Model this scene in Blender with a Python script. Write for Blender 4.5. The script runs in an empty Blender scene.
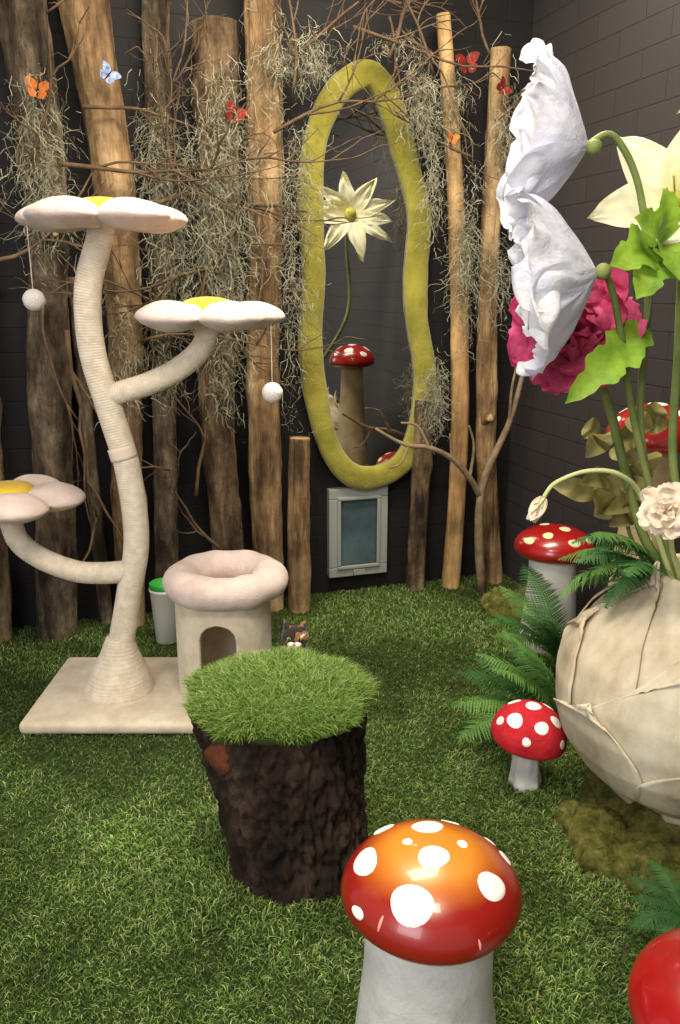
import bpy, math, random
import numpy as np
from mathutils import Vector, noise, Matrix
random.seed(7); RNG=np.random.default_rng(7)
PSI=math.radians(17.7)
CPS,SPS=math.cos(PSI),math.sin(PSI)
def P(x,y,z=0.0):
    """survey frame -> room frame"""
    return Vector((x*CPS+y*SPS,-x*SPS+y*CPS,z))
scene=bpy.context.scene
scene.view_settings.view_transform='Standard'
def root(name,o,frame='s'):
    e=bpy.data.objects.new(name,None); scene.collection.objects.link(e)
    e.empty_display_size=0.05
    if frame=='s':
        e.location=P(*o); e.rotation_euler=(0,0,-PSI)
    else: e.location=o
    e['org']=list(o)
    return e
def mk(name,V,F,mats,origin=(0,0,0),parent=None,frame='s',smooth=True,midx=None):
    V=np.asarray(V,dtype=np.float64).reshape(-1,3)-np.array(origin)
    me=bpy.data.meshes.new(name)
    me.from_pydata([tuple(v) for v in V],[],F)
    if not isinstance(mats,(list,tuple)): mats=[mats]
    for m in mats: me.materials.append(m)
    if smooth: me.polygons.foreach_set('use_smooth',[True]*len(me.polygons))
    if midx is not None: me.polygons.foreach_set('material_index',midx)
    me.update()
    ob=bpy.data.objects.new(name,me); scene.collection.objects.link(ob)
    if parent is not None:
        ob.parent=parent; ob.location=Vector(origin)-Vector(parent['org'])
    elif frame=='s':
        ob.location=P(*origin); ob.rotation_euler=(0,0,-PSI)
    else: ob.location=origin
    return ob
class MB:
    def __init__(s): s.v=[];s.f=[];s.m=[]
    def add(s,V,F,mi=0):
        o=len(s.v); s.v.extend([tuple(v) for v in V]); s.f.extend([tuple(i+o for i in f) for f in F]); s.m.extend([mi]*len(F))
    def mk(s,name,mats,**k): return mk(name,s.v,s.f,mats,midx=s.m,**k)
def catmull(pts,n):
    pts=[Vector(p) for p in pts]
    if len(pts)<3:
        return [pts[0].lerp(pts[-1],i/n) for i in range(n+1)]
    out=[];m=len(pts)-1
    for k in range(n+1):
        t=k/n*m;i=min(int(t),m-1);f=t-i
        p0=pts[max(i-1,0)];p1=pts[i];p2=pts[i+1];p3=pts[min(i+2,m)]
        out.append(0.5*((2*p1)+(p2-p0)*f+(2*p0-5*p1+4*p2-p3)*f*f+(3*p1-p0-3*p2+p3)*f**3))
    return out
def interp(a,t):
    if not isinstance(a,(list,tuple)): return a
    x=t*(len(a)-1);i=min(int(x),len(a)-2);return a[i]+(a[i+1]-a[i])*(x-i)
def tube(pts,rad,n=20,seg=10,rf=None):
    C=catmull(pts,n); L=0
    V=[];F=[];T=[];N=len(C)
    for i in range(N):
        d=(C[min(i+1,N-1)]-C[max(i-1,0)]); T.append(d.normalized() if d.length>1e-9 else Vector((0,0,1)))
    up=Vector((0,1,0)) if abs(T[0].y)<.9 else Vector((1,0,0))
    nrm=T[0].cross(up).normalized()
    for i in range(N):
        if i>0:
            L+=(C[i]-C[i-1]).length
            nrm=(nrm-T[i]*nrm.dot(T[i])).normalized()
        bn=T[i].cross(nrm)
        for j in range(seg):
            th=2*math.pi*j/seg
            r=interp(rad,i/(N-1))
            if rf: r*=rf(L,th,i/(N-1))
            V.append(C[i]+nrm*(math.cos(th)*r)+bn*(math.sin(th)*r))
    for i in range(N-1):
        for j in range(seg):
            j2=(j+1)%seg
            F.append((i*seg+j,i*seg+j2,(i+1)*seg+j2,(i+1)*seg+j))
    V.append(C[0]);V.append(C[-1]);a=len(V)-2;b=len(V)-1
    for j in range(seg):
        j2=(j+1)%seg
        F.append((a,j2,j)); F.append((b,(N-1)*seg+j,(N-1)*seg+j2))
    return V,F
def revolve(prof,c=(0,0,0),seg=48,rf=None):
    V=[];F=[];n=len(prof)
    for i,(r,z) in enumerate(prof):
        for j in range(seg):
            th=2*math.pi*j/seg
            rr=r*(rf(th,z) if rf else 1)
            V.append((c[0]+rr*math.cos(th),c[1]+rr*math.sin(th),c[2]+z))
    for i in range(n-1):
        for j in range(seg):
            j2=(j+1)%seg
            F.append((i*seg+j,i*seg+j2,(i+1)*seg+j2,(i+1)*seg+j))
    if prof[0][0]>1e-4:F.append(tuple(range(seg))[::-1])
    if prof[-1][0]>1e-4:F.append(tuple((n-1)*seg+j for j in range(seg)))
    return V,F
def box(x0,x1,y0,y1,z0,z1):
    V=[(x,y,z) for x in(x0,x1) for y in(y0,y1) for z in(z0,z1)]
    F=[(0,1,3,2),(4,6,7,5),(0,4,5,1),(2,3,7,6),(0,2,6,4),(1,5,7,3)]
    return V,F
def bevel(ob,w,s=3):
    m=ob.modifiers.new('bevel','BEVEL');m.width=w;m.segments=s;m.limit_method='ANGLE'
# ---------------------------------------------------------------- materials
def srgb(r,g,b):
    f=lambda c:((c/255)/12.92 if c/255<=0.04045 else ((c/255+0.055)/1.055)**2.4)
    return (f(r),f(g),f(b),1)
def mat(name,cols,scale=8,stretch=(1,1,1),rough=.8,bump=0,bscale=None,detail=6,pos=None,spec=.3,sheen=0,dist=.01,transl=0,metal=0,coat=0,blotch=0):
    m=bpy.data.materials.new(name);m.use_nodes=True
    nt=m.node_tree;B=nt.nodes['Principled BSDF']
    B.inputs['Roughness'].default_value=rough
    B.inputs['Specular IOR Level'].default_value=spec
    B.inputs['Metallic'].default_value=metal
    B.inputs['Sheen Weight'].default_value=sheen
    B.inputs['Coat Weight'].default_value=coat
    tc=nt.nodes.new('ShaderNodeTexCoord');mp=nt.nodes.new('ShaderNodeMapping')
    mp.inputs['Scale'].default_value=stretch
    nt.links.new(tc.outputs['Object'],mp.inputs['Vector'])
    colout=None
    if len(cols)==1: B.inputs['Base Color'].default_value=cols[0]
    else:
        nz=nt.nodes.new('ShaderNodeTexNoise');nz.inputs['Scale'].default_value=scale;nz.inputs['Detail'].default_value=detail
        nz.inputs['Roughness'].default_value=.62
        nt.links.new(mp.outputs[0],nz.inputs['Vector'])
        cr=nt.nodes.new('ShaderNodeValToRGB')
        if pos is None: pos=[.32+.36*i/(len(cols)-1) for i in range(len(cols))]
        while len(cr.color_ramp.elements)<len(cols): cr.color_ramp.elements.new(.5)
        for e,c,p_ in zip(cr.color_ramp.elements,cols,pos): e.position=p_;e.color=c
        nt.links.new(nz.outputs['Fac'],cr.inputs['Fac'])
        colout=cr.outputs['Color']
        if blotch:
            n3=nt.nodes.new('ShaderNodeTexNoise');n3.inputs['Scale'].default_value=4.5;n3.inputs['Detail'].default_value=7;n3.inputs['Roughness'].default_value=.7
            nt.links.new(tc.outputs['Object'],n3.inputs['Vector'])
            mr_=nt.nodes.new('ShaderNodeMapRange');mr_.inputs[1].default_value=.40;mr_.inputs[2].default_value=.62;mr_.inputs[3].default_value=1-blotch;mr_.inputs[4].default_value=1.08
            nt.links.new(n3.outputs['Fac'],mr_.inputs[0])
            vm=nt.nodes.new('ShaderNodeVectorMath');vm.operation='SCALE'
            nt.links.new(colout,vm.inputs[0]);nt.links.new(mr_.outputs[0],vm.inputs['Scale']);colout=vm.outputs[0]
        nt.links.new(colout,B.inputs['Base Color'])
    if bump:
        n2=nt.nodes.new('ShaderNodeTexNoise');n2.inputs['Scale'].default_value=bscale or scale*3;n2.inputs['Detail'].default_value=8
        n2.inputs['Roughness'].default_value=.7
        nt.links.new(mp.outputs[0],n2.inputs['Vector'])
        bp=nt.nodes.new('ShaderNodeBump');bp.inputs['Strength'].default_value=bump;bp.inputs['Distance'].default_value=dist
        nt.links.new(n2.outputs['Fac'],bp.inputs['Height']);nt.links.new(bp.outputs[0],B.inputs['Normal'])
    if transl:
        tr=nt.nodes.new('ShaderNodeBsdfTranslucent');mx=nt.nodes.new('ShaderNodeMixShader')
        mx.inputs[0].default_value=transl
        if colout: nt.links.new(colout,tr.inputs['Color'])
        else: tr.inputs['Color'].default_value=cols[0]
        out=nt.nodes['Material Output']
        nt.links.new(B.outputs[0],mx.inputs[1]);nt.links.new(tr.outputs[0],mx.inputs[2]);nt.links.new(mx.outputs[0],out.inputs[0])
    return m
def brick_mat(name,c1,c2,cm,axis,bumps=.5):
    m=bpy.data.materials.new(name);m.use_nodes=True
    nt=m.node_tree;B=nt.nodes['Principled BSDF'];B.inputs['Roughness'].default_value=.65;B.inputs['Specular IOR Level'].default_value=.25
    tc=nt.nodes.new('ShaderNodeTexCoord');sp=nt.nodes.new('ShaderNodeSeparateXYZ');cb=nt.nodes.new('ShaderNodeCombineXYZ')
    nt.links.new(tc.outputs['Object'],sp.inputs[0])
    nt.links.new(sp.outputs['X' if axis=='x' else 'Y'],cb.inputs[0]);nt.links.new(sp.outputs['Z'],cb.inputs[1])
    bk=nt.nodes.new('ShaderNodeTexBrick')
    bk.inputs['Scale'].default_value=1;bk.inputs['Brick Width'].default_value=.30;bk.inputs['Row Height'].default_value=.10
    bk.inputs['Mortar Size'].default_value=.004;bk.inputs['Mortar Smooth'].default_value=.8
    bk.inputs['Color1'].default_value=c1;bk.inputs['Color2'].default_value=c2;bk.inputs['Mortar'].default_value=cm
    nt.links.new(cb.outputs[0],bk.inputs['Vector'])
    nz=nt.nodes.new('ShaderNodeTexNoise');nz.inputs['Scale'].default_value=60;nz.inputs['Detail'].default_value=5
    nt.links.new(tc.outputs['Object'],nz.inputs['Vector'])
    ad=nt.nodes.new('ShaderNodeMath');ad.operation='MULTIPLY_ADD';ad.inputs[1].default_value=-1.0
    nt.links.new(bk.outputs['Fac'],ad.inputs[0]);
    ml=nt.nodes.new('ShaderNodeMath');ml.operation='MULTIPLY';ml.inputs[1].default_value=.35
    nt.links.new(nz.outputs['Fac'],ml.inputs[0]);nt.links.new(ml.outputs[0],ad.inputs[2])
    bp=nt.nodes.new('ShaderNodeBump');bp.inputs['Strength'].default_value=bumps;bp.inputs['Distance'].default_value=.005
    nt.links.new(ad.outputs[0],bp.inputs['Height']);nt.links.new(bp.outputs[0],B.inputs['Normal'])
    nt.links.new(bk.outputs['Color'],B.inputs['Base Color'])
    return m
M={}
M['wallb']=brick_mat('painted_brick_charcoal',srgb(28,25,26),srgb(26,24,25),srgb(22,20,21),'x',.28)
M['wallr']=brick_mat('painted_brick_grey',srgb(55,51,51),srgb(52,48,48),srgb(43,39,40),'y',.32)
M['ceil']=mat('ceiling_paint',[srgb(120,114,106)],rough=.9)
M['floor']=mat('turf_backing',[srgb(34,48,20),srgb(54,70,30)],scale=20,rough=1,bump=.5)
M['sisal']=mat('cream_sisal',[srgb(206,190,168),srgb(232,218,198)],scale=30,rough=.95,bump=.6,bscale=220,sheen=.2,dist=.004)
M['plushcream']=mat('cream_plush',[srgb(196,180,156),srgb(224,210,188)],scale=14,rough=1,bump=.5,bscale=180,sheen=.3,dist=.005)
M['plushpink']=mat('blush_plush',[srgb(204,180,170),srgb(230,210,200)],scale=12,rough=1,bump=.7,bscale=160,sheen=.2,dist=.008)
M['pinkband']=mat('pink_band',[srgb(222,202,184)],rough=1)
M['yellow']=mat('yellow_plush',[srgb(212,174,40),srgb(232,198,62)],rough=1,bump=.4,bscale=180,sheen=.2)
M['pom']=mat('white_pompom',[srgb(238,230,222)],rough=1,bump=1,bscale=120,sheen=.3)
M['string']=mat('cotton_string',[srgb(205,195,180)],rough=1)
M['bark_grey']=mat('log_bark_grey',[srgb(56,44,34),srgb(122,104,82),srgb(180,160,132)],pos=[.36,.5,.64],scale=13,stretch=(1,1,.28),rough=.92,bump=1,bscale=34,dist=.06,detail=12,blotch=.6)
M['bark_brown']=mat('log_bark_brown',[srgb(58,43,31),srgb(134,108,80),srgb(190,162,124)],pos=[.36,.5,.64],scale=12,stretch=(1,1,.25),rough=.92,bump=1,bscale=32,dist=.06,detail=12,blotch=.6)
M['bark_tan']=mat('log_peeled_tan',[srgb(82,60,40),srgb(166,132,92),srgb(212,180,134)],pos=[.36,.5,.66],scale=11,stretch=(1,1,.16),rough=.85,bump=1,bscale=26,dist=.035,detail=12,blotch=.5)
M['wood_peel']=mat('peeled_pole',[srgb(120,88,52),srgb(182,144,94),srgb(212,176,124)],scale=12,stretch=(1,1,.14),rough=.75,bump=.5,bscale=26,dist=.012,detail=9,blotch=.35)
M['endgrain']=mat('end_grain',[srgb(140,108,72),srgb(184,150,108)],scale=20,rough=.9)
M['drift']=mat('driftwood',[srgb(92,76,58),srgb(150,128,100)],scale=12,rough=.9,bump=.5,bscale=40)
M['twig']=mat('dark_twig',[srgb(66,50,38),srgb(112,90,66)],scale=14,rough=.9)
M['stump']=mat('stump_bark',[srgb(20,13,10),srgb(52,37,29),srgb(84,66,56)],scale=10,stretch=(1,1,.4),rough=.95,bump=1,bscale=30,dist=.035,detail=12)
M['stumpcut']=mat('stump_knot',[srgb(88,44,24),srgb(128,72,42)],scale=30,rough=.9,bump=.5)
M['velvet']=mat('chartreuse_velvet',[srgb(118,112,34),srgb(160,152,58)],scale=7,rough=1,bump=.6,bscale=90,sheen=.3,dist=.01)
M['mirror']=mat('mirror_glass',[(.66,.67,.66,1)],rough=.015,metal=1)
M['plastic']=mat('grey_plastic',[srgb(142,144,138)],rough=.5)
M['flap']=mat('smoked_flap',[srgb(44,56,62),srgb(84,102,108)],scale=3,rough=.15,spec=.6)
M['stem_white']=mat('mushroom_stem_white',[srgb(196,194,192),srgb(232,229,226)],scale=9,rough=.75,bump=.5,bscale=26,dist=.012)
M['stem_cream']=mat('mushroom_stem_cream',[srgb(176,152,116),srgb(210,188,152)],scale=9,rough=.8,bump=.4,bscale=30)
M['red']=mat('glossy_red',[srgb(134,12,14),srgb(172,22,20)],scale=5,rough=.28,coat=.4,spec=.5)
M['redfelt']=mat('matte_red',[srgb(160,18,30),srgb(196,36,46)],scale=18,rough=.85,bump=.6,bscale=70)
M['white']=mat('white_paint',[srgb(234,230,222)],rough=.5,bump=.2,bscale=60)
M['scuff']=mat('paint_scuff',[srgb(222,150,130)],rough=.6)
M['spotgreen']=mat('pale_spot',[srgb(206,212,160)],rough=.5)
M['pot']=mat('stone_bulb',[srgb(150,136,110),srgb(194,180,154),srgb(218,208,186)],scale=6,rough=.85,bump=.35,bscale=30,dist=.01,stretch=(1,1,.5))
M['poppy']=mat('white_poppy_petal',[srgb(232,234,250),srgb(252,252,255)],scale=10,rough=.8,transl=.4,bump=.7,bscale=30,dist=.02,stretch=(.5,1,1))
M['cream']=mat('cream_petal',[srgb(236,230,184),srgb(248,246,222)],scale=8,rough=.7,transl=.3)
M['rose']=mat('rose_cream_petal',[srgb(232,214,188),srgb(246,234,214)],scale=12,rough=.8,transl=.25)
M['pink']=mat('magenta_petal',[srgb(178,36,88),srgb(232,104,150)],scale=12,rough=.75,transl=.25,bump=.3)
M['anther']=mat('flower_center',[srgb(150,150,50),srgb(206,196,96)],scale=30,rough=.9,bump=.6)
M['stem']=mat('plant_stem',[srgb(92,110,52),srgb(132,142,84)],scale=10,rough=.6)
M['stempale']=mat('pale_stem',[srgb(180,188,120),srgb(206,210,156)],scale=10,rough=.6)
M['leaf']=mat('bright_leaf',[srgb(96,138,34),srgb(164,198,72)],scale=14,rough=.5,transl=.3)
M['olive']=mat('olive_leaf',[srgb(112,104,56),srgb(156,146,90)],scale=14,rough=.6,transl=.2)
M['fern']=mat('fern_green',[srgb(64,112,46),srgb(120,162,82)],scale=9,rough=.6,transl=.3)
M['fernd']=mat('fern_dark',[srgb(40,84,42),srgb(82,130,68)],scale=9,rough=.6,transl=.3)
M['spanish']=mat('spanish_moss',[srgb(122,120,98),srgb(168,164,140)],scale=16,rough=1)
M['moss']=mat('mood_moss',[srgb(60,66,24),srgb(112,112,48),srgb(150,144,80)],scale=30,rough=1,bump=1,bscale=90,dist=.02)
M['green']=mat('green_plastic',[srgb(50,160,60)],rough=.4)
M['whiteplastic']=mat('white_plastic',[srgb(216,216,210)],rough=.35)
M['bf_orange']=mat('butterfly_orange',[srgb(150,70,26),srgb(216,128,50)],scale=60,rough=.7)
M['bf_blue']=mat('butterfly_blue',[srgb(50,80,150),srgb(180,196,220)],scale=60,rough=.7)
M['bf_red']=mat('butterfly_red',[srgb(60,16,12),srgb(150,40,26)],scale=60,rough=.7)
M['black']=mat('black_body',[srgb(16,14,14)],rough=.6)
# ---------------------------------------------------------------- room
XR,YB=2.076,3.66; XL=-2.2; YF=-1.6; HC=3.2
mk('floor',*box(XL,XR+.1,YF,YB+.1,-.08,0),M['floor'],frame='r',smooth=False)
mk('wall_back',*box(XL,XR+.1,YB,YB+.1,0,HC),M['wallb'],frame='r',smooth=False)
mk('wall_right',*box(XR,XR+.1,YF,YB,0,HC),M['wallr'],frame='r',smooth=False)
mk('ceiling',*box(XL,XR+.1,YF,YB+.1,HC,HC+.08),M['ceil'],frame='r',smooth=False)
# ---------------------------------------------------------------- turf
def fast_mesh(name,verts,nblade,vper,faces_pattern,mats,colors=None,origin=(0,0,0),parent=None):
    me=bpy.data.meshes.new(name)
    nv=verts.shape[0]
    me.vertices.add(nv);me.vertices.foreach_set('co',verts.astype(np.float32).ravel())
    pat=np.concatenate([np.array(f) for f in faces_pattern]);lens=np.array([len(f) for f in faces_pattern])
    base=np.arange(nblade)[:,None]*vper
    L=(base+pat[None,:]).ravel().astype(np.int32)
    me.loops.add(len(L));me.loops.foreach_set('vertex_index',L)
    tot=np.tile(lens,nblade);st=np.concatenate([[0],np.cumsum(tot)[:-1]]).astype(np.int32)
    me.polygons.add(len(tot));me.polygons.foreach_set('loop_start',st);me.polygons.foreach_set('loop_total',tot.astype(np.int32))
    me.polygons.foreach_set('use_smooth',np.ones(len(tot),dtype=bool))
    me.update(calc_edges=True);me.validate()
    if colors is not None:
        at=me.color_attributes.new('tint','FLOAT_COLOR','POINT')
        at.data.foreach_set('color',colors.astype(np.float32).ravel())
    for m in mats: me.materials.append(m)
    ob=bpy.data.objects.new(name,me);scene.collection.objects.link(ob)
    if parent is not None: ob.parent=parent; ob.location=Vector(origin)-Vector(parent['org'])
    return ob
def blade_mat(name,transl=.3,rough=.5):
    m=bpy.data.materials.new(name);m.use_nodes=True;nt=m.node_tree;B=nt.nodes['Principled BSDF']
    a=nt.nodes.new('ShaderNodeVertexColor');a.layer_name='tint'
    nt.links.new(a.outputs[0],B.inputs['Base Color']);B.inputs['Roughness'].default_value=rough;B.inputs['Specular IOR Level'].default_value=.4
    tr=nt.nodes.new('ShaderNodeBsdfTranslucent');mx=nt.nodes.new('ShaderNodeMixShader');mx.inputs[0].default_value=transl
    nt.links.new(a.outputs[0],tr.inputs[0]);nt.links.new(B.outputs[0],mx.inputs[1]);nt.links.new(tr.outputs[0],mx.inputs[2])
    nt.links.new(mx.outputs[0],nt.nodes['Material Output'].inputs[0]);return m
M['blade']=blade_mat('turf_blades')
def blades(name,base,length,width,lean,leandir,pal,mat_,patch=None,**k):
    n=len(base)
    ang=RNG.uniform(0,2*np.pi,n);wd=np.stack([np.cos(ang),np.sin(ang),np.zeros(n)],1)
    L=length*RNG.uniform(.6,1.15,n)
    ld=leandir+RNG.normal(0,.8,(n,2));ld/=np.linalg.norm(ld,axis=1)[:,None]+1e-6
    ln=lean*RNG.uniform(.3,1.4,n)
    mid=base+np.stack([ld[:,0]*L*.3*ln,ld[:,1]*L*.3*ln,L*.6],1)
    tip=base+np.stack([ld[:,0]*L*1.0*ln,ld[:,1]*L*1.0*ln,L*(1-.35*ln).clip(.25,1)],1)
    w=width*RNG.uniform(.7,1.3,n)[:,None]/2
    V=np.stack([base-wd*w,base+wd*w,mid-wd*w*.85,mid+wd*w*.85,tip],1)
    ci=RNG.integers(0,len(pal),n);col=np.array(pal)[ci][:,:3]*RNG.uniform(.75,1.25,n)[:,None]
    if patch is not None: col=col*patch[:,None]
    c=np.concatenate([col,np.ones((n,1))],1)
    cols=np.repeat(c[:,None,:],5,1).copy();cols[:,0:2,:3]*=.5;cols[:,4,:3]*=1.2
    return fast_mesh(name,V.reshape(-1,3),n,5,[(0,1,3,2),(2,3,4)],[mat_],cols.reshape(-1,4),**k)
pal_turf=[srgb(94,124,52),srgb(112,144,66),srgb(140,166,88),srgb(80,110,44),srgb(180,186,124),srgb(104,134,60)]
def turf():
    def samp(x0,x1,y0,y1,d):
        n=int((x1-x0)*(y1-y0)*d);return np.stack([RNG.uniform(x0,x1,n),RNG.uniform(y0,y1,n)],1)
    pts=np.concatenate([samp(-.6,1.8,.6,2.1,42000),samp(-1.2,XR-.01,2.1,YB-.01,24000),samp(-1.2,XR-.01,-.6,.6,5000),samp(-1.2,-.6,.6,2.1,12000),samp(1.8,XR-.01,.6,2.1,12000)])
    x,y=pts[:,0],pts[:,1]
    f1=np.sin(x*5.1+1.3*np.sin(y*4.3))+np.sin(y*6.3+1.7*np.sin(x*3.9)+1)
    f2=np.sin(x*17+2*np.sin(y*13))*.5+np.sin(y*19+2*np.sin(x*15))*.5
    cell=np.floor(x/.016).astype(int)*7919+np.floor(y/.016).astype(int)*104729
    f3=((cell*2654435761)%1000)/1000.0-.5
    f4=np.sin(x*46+3*np.sin(y*31))*np.sin(y*52+3*np.sin(x*37))
    ld=np.stack([np.cos(f1*1.2+f2)*.6-.2,np.sin(f1*1.2+f2)*.6-.7],1)
    base=np.concatenate([pts,np.zeros((len(pts),1))],1)
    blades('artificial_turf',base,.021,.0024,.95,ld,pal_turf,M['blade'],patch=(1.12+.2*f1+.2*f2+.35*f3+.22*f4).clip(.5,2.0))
turf()
# ---------------------------------------------------------------- log posts (room coords)
def log(name,pts,rad,m,seed,seg=40,rough=.14,endm=None,knots=0,stubs=()):
    h=sum((Vector(a)-Vector(b)).length for a,b in zip(pts,pts[1:]))
    n=max(12,int(h/.02))
    kn=[(random.uniform(.15,.9),random.uniform(0,6.28)) for _ in range(knots)]
    def rf(L,th,t):
        v=Vector((math.cos(th)*1.1,math.sin(th)*1.1,L*2.2+seed*10))
        v2=Vector((math.cos(th)*4,math.sin(th)*4,L*5+seed*7))
        v3=Vector((math.cos(th)*7,math.sin(th)*7,L*3.5+seed*5))
        r=1+rough*noise.noise(v)+rough*.6*noise.noise(v2)-rough*.9*max(0,.5-abs(noise.noise(v3))*4)+rough*.35*noise.noise(Vector((math.cos(th)*11,math.sin(th)*11,L*22+seed)))
        for kt,ka in kn:
            d=((t-kt)*h/.06)**2+(math.sin((th-ka)/2)*2/.6)**2
            r+=.28*math.exp(-d)
        return r
    V,F=tube(pts,rad,n=n,seg=seg,rf=rf)
    mi=[0]*(n*seg)+[1]*(len(F)-n*seg)
    mb=MB();mb.v=[tuple(v) for v in V];mb.f=F;mb.m=mi
    for (p,d,r_,l) in stubs:
        p=Vector(p);d=Vector(d).normalized()
        V2,F2=tube([p,p+d*l*.5,p+d*l],[r_*1.5,r_,r_*.7],n=8,seg=12,rf=lambda L,th,t:1+.15*math.sin(th*3+L*40));mb.add(V2,F2,0)
        for q in range(24): mb.m[-1-q]=1
    return mb.mk(name,[m,endm],origin=(pts[0][0],pts[0][1],0),frame='r')
E=M['endgrain']
log('log_post',[(-.17,3.53,0),(-.13,3.53,.5),(-.11,3.53,1.02),(-.06,3.54,1.78),(-.08,3.54,2.45),(-.08,3.54,3.1)],[.085,.08,.078,.085,.09],M['bark_grey'],1,endm=E,knots=3,stubs=[((-.06,3.46,1.62),(.5,-1,.6),.014,.07)])
log('log_post',[(.15,3.55,0),(.17,3.55,.6),(.21,3.55,1.41),(.20,3.55,1.9),(.14,3.55,2.45),(.07,3.55,3.1)],[.062,.064,.07,.078,.085,.09],M['bark_tan'],2,endm=E,knots=3)
log('log_post',[(.31,3.58,0),(.34,3.58,.7),(.37,3.58,1.41),(.40,3.58,2.5),(.42,3.58,3.0)],[.055,.05,.05,.048],M['bark_grey'],3,endm=E,knots=2)
log('log_post',[(.62,3.54,0),(.585,3.54,.5),(.57,3.54,1.0),(.61,3.54,1.8),(.62,3.54,2.45)],[.075,.07,.075,.082,.085],M['bark_brown'],4,endm=E,knots=3,stubs=[((.54,3.48,1.2),(-.8,-.6,.8),.012,.08)])
log('log_post',[(.78,3.54,0),(.775,3.54,.99),(.80,3.54,1.81),(.81,3.54,2.53),(.81,3.54,3.1)],[.07,.068,.075,.07,.075],M['bark_tan'],5,endm=E,knots=3)
log('log_post',[(.905,3.47,0),(.91,3.47,.4),(.92,3.47,.82)],[.05,.052,.046],M['bark_tan'],6,endm=E,knots=1)
log('log_post',[(1.54,3.58,0),(1.55,3.58,.5),(1.56,3.58,.95)],[.048,.045,.043],M['bark_brown'],7,endm=E,knots=1)
log('log_post',[(1.72,3.55,0),(1.735,3.55,.5),(1.73,3.55,1.0),(1.68,3.56,1.83),(1.59,3.56,2.57)],[.046,.042,.044,.036,.03],M['wood_peel'],8,rough=.07,endm=E,knots=3)
log('log_post',[(1.96,3.55,0),(1.89,3.55,.6),(1.87,3.55,1.0),(1.86,3.56,1.6),(1.87,3.56,2.46)],[.05,.048,.05,.046,.044],M['bark_tan'],9,rough=.09,endm=E,knots=3,stubs=[((1.86,3.51,.86),(-.15,-1,.1),.024,.05)])
log('log_post',[(-.42,3.55,0),(-.38,3.55,1.0),(-.36,3.55,2.0),(-.38,3.55,3.1)],[.07,.075,.07],M['bark_brown'],10,endm=E,knots=2)
log('log_post',[(-.72,3.55,0),(-.7,3.55,1.4),(-.74,3.55,3.1)],[.08,.075,.08],M['bark_tan'],11,endm=E,knots=2)
log('log_post',[(.045,3.60,0),(.03,3.60,.7),(.02,3.6,1.5)],[.03,.028,.026],M['bark_grey'],12,endm=E)
# ---------------------------------------------------------------- twigs
def twig_tree(mb,p,d,r,L,depth,rnd,spread=.6):
    pts=[Vector(p)];dd=Vector(d).normalized();n=5
    for i in range(n):
        dd=(dd+Vector((rnd.uniform(-.3,.3),rnd.uniform(-.12,.12),rnd.uniform(-.3,.3)))).normalized()
        q=pts[-1]+dd*(L/n)
        q.y=min(max(q.y,3.26),3.46);q.x=min(q.x,2.03)
        pts.append(q)
        if depth>0 and rnd.random()<.75:
            sd=(dd+Vector((rnd.uniform(-1,1),rnd.uniform(-.35,.35),rnd.uniform(-1,1)))*spread).normalized()
            twig_tree(mb,q,sd,r*.6,L*rnd.uniform(.35,.65),depth-1,rnd,spread)
    V,F=tube(pts,[r,r*.35],n=10,seg=5);mb.add(V,F)
def twigs(name,lst,seed,m):
    rnd=random.Random(seed);mb=MB()
    for (p,d,r,L,dep) in lst: twig_tree(mb,p,d,r,L,dep,rnd,.75)
    return mb.mk(name,m,origin=lst[0][0],frame='r')
twigs('twig_branches',[((.82,3.43,2.05),(1,0,.55),.008,.75,2),((.8,3.43,2.25),(1,0,.5),.007,.8,2),((1.15,3.43,2.45),(1,0,-.15),.008,.8,2),((1.7,3.45,2.0),(-1,0,.65),.008,.5,2),((1.8,3.45,2.15),(1,-.2,.6),.006,.25,2),((1.3,3.43,2.5),(.5,0,-.6),.006,.3,1),((1.35,3.43,2.55),(-1,0,.3),.007,.5,2),((.9,3.43,2.2),(.3,0,1),.007,.6,2),((1.3,3.43,2.35),(.4,0,1),.008,.5,3),((1.5,3.43,2.3),(-.2,0,1),.007,.5,2),((1.75,3.43,2.4),(-.6,0,1),.006,.4,2)],3,M['twig'])
twigs('twig_branches',[((.3,3.42,1.75),(1,0,.25),.010,.7,2),((.0,3.42,1.9),(1,0,-.2),.010,.7,2),((.65,3.42,1.55),(-1,0,-.1),.008,.6,2),((.35,3.43,1.2),(.4,0,1),.008,.6,2),((-.1,3.42,1.4),(-.3,0,-1),.008,.5,2),((.45,3.43,.6),(.2,0,.8),.009,.6,2),((.25,3.43,1.25),(1,0,.6),.008,.6,2)],5,M['twig'])
twigs('twig_branches',[((-.3,3.42,1.55),(1,0,.4),.009,.6,2),((-.02,3.42,1.3),(.2,0,-1),.012,.75,1),((.55,3.42,.35),(-.6,0,.6),.009,.45,2),((.72,3.42,1.35),(.2,0,1),.007,.4,2),((.1,3.43,2.1),(1,0,.3),.008,.5,2),((.45,3.42,1.8),(-.3,0,1),.008,.5,3),((-.1,3.42,1.9),(.5,0,1),.008,.5,2),((.5,3.42,1.3),(-1,0,.5),.008,.5,2)],9,M['twig'])
mb=MB()
def br(pts,rad,n=14,seg=8):
    V,F=tube(pts,rad,n=n,seg=seg,rf=lambda L,th,t:1+.18*noise.noise(Vector((math.cos(th)*2,math.sin(th)*2,L*14))));mb.add(V,F)
br([(1.83,3.42,0),(1.80,3.42,.25),(1.79,3.41,.5),(1.83,3.4,.66),(1.92,3.4,.85),(1.97,3.4,1.05),(2.0,3.4,1.2)],[.024,.022,.02,.016,.012,.007])
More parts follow.
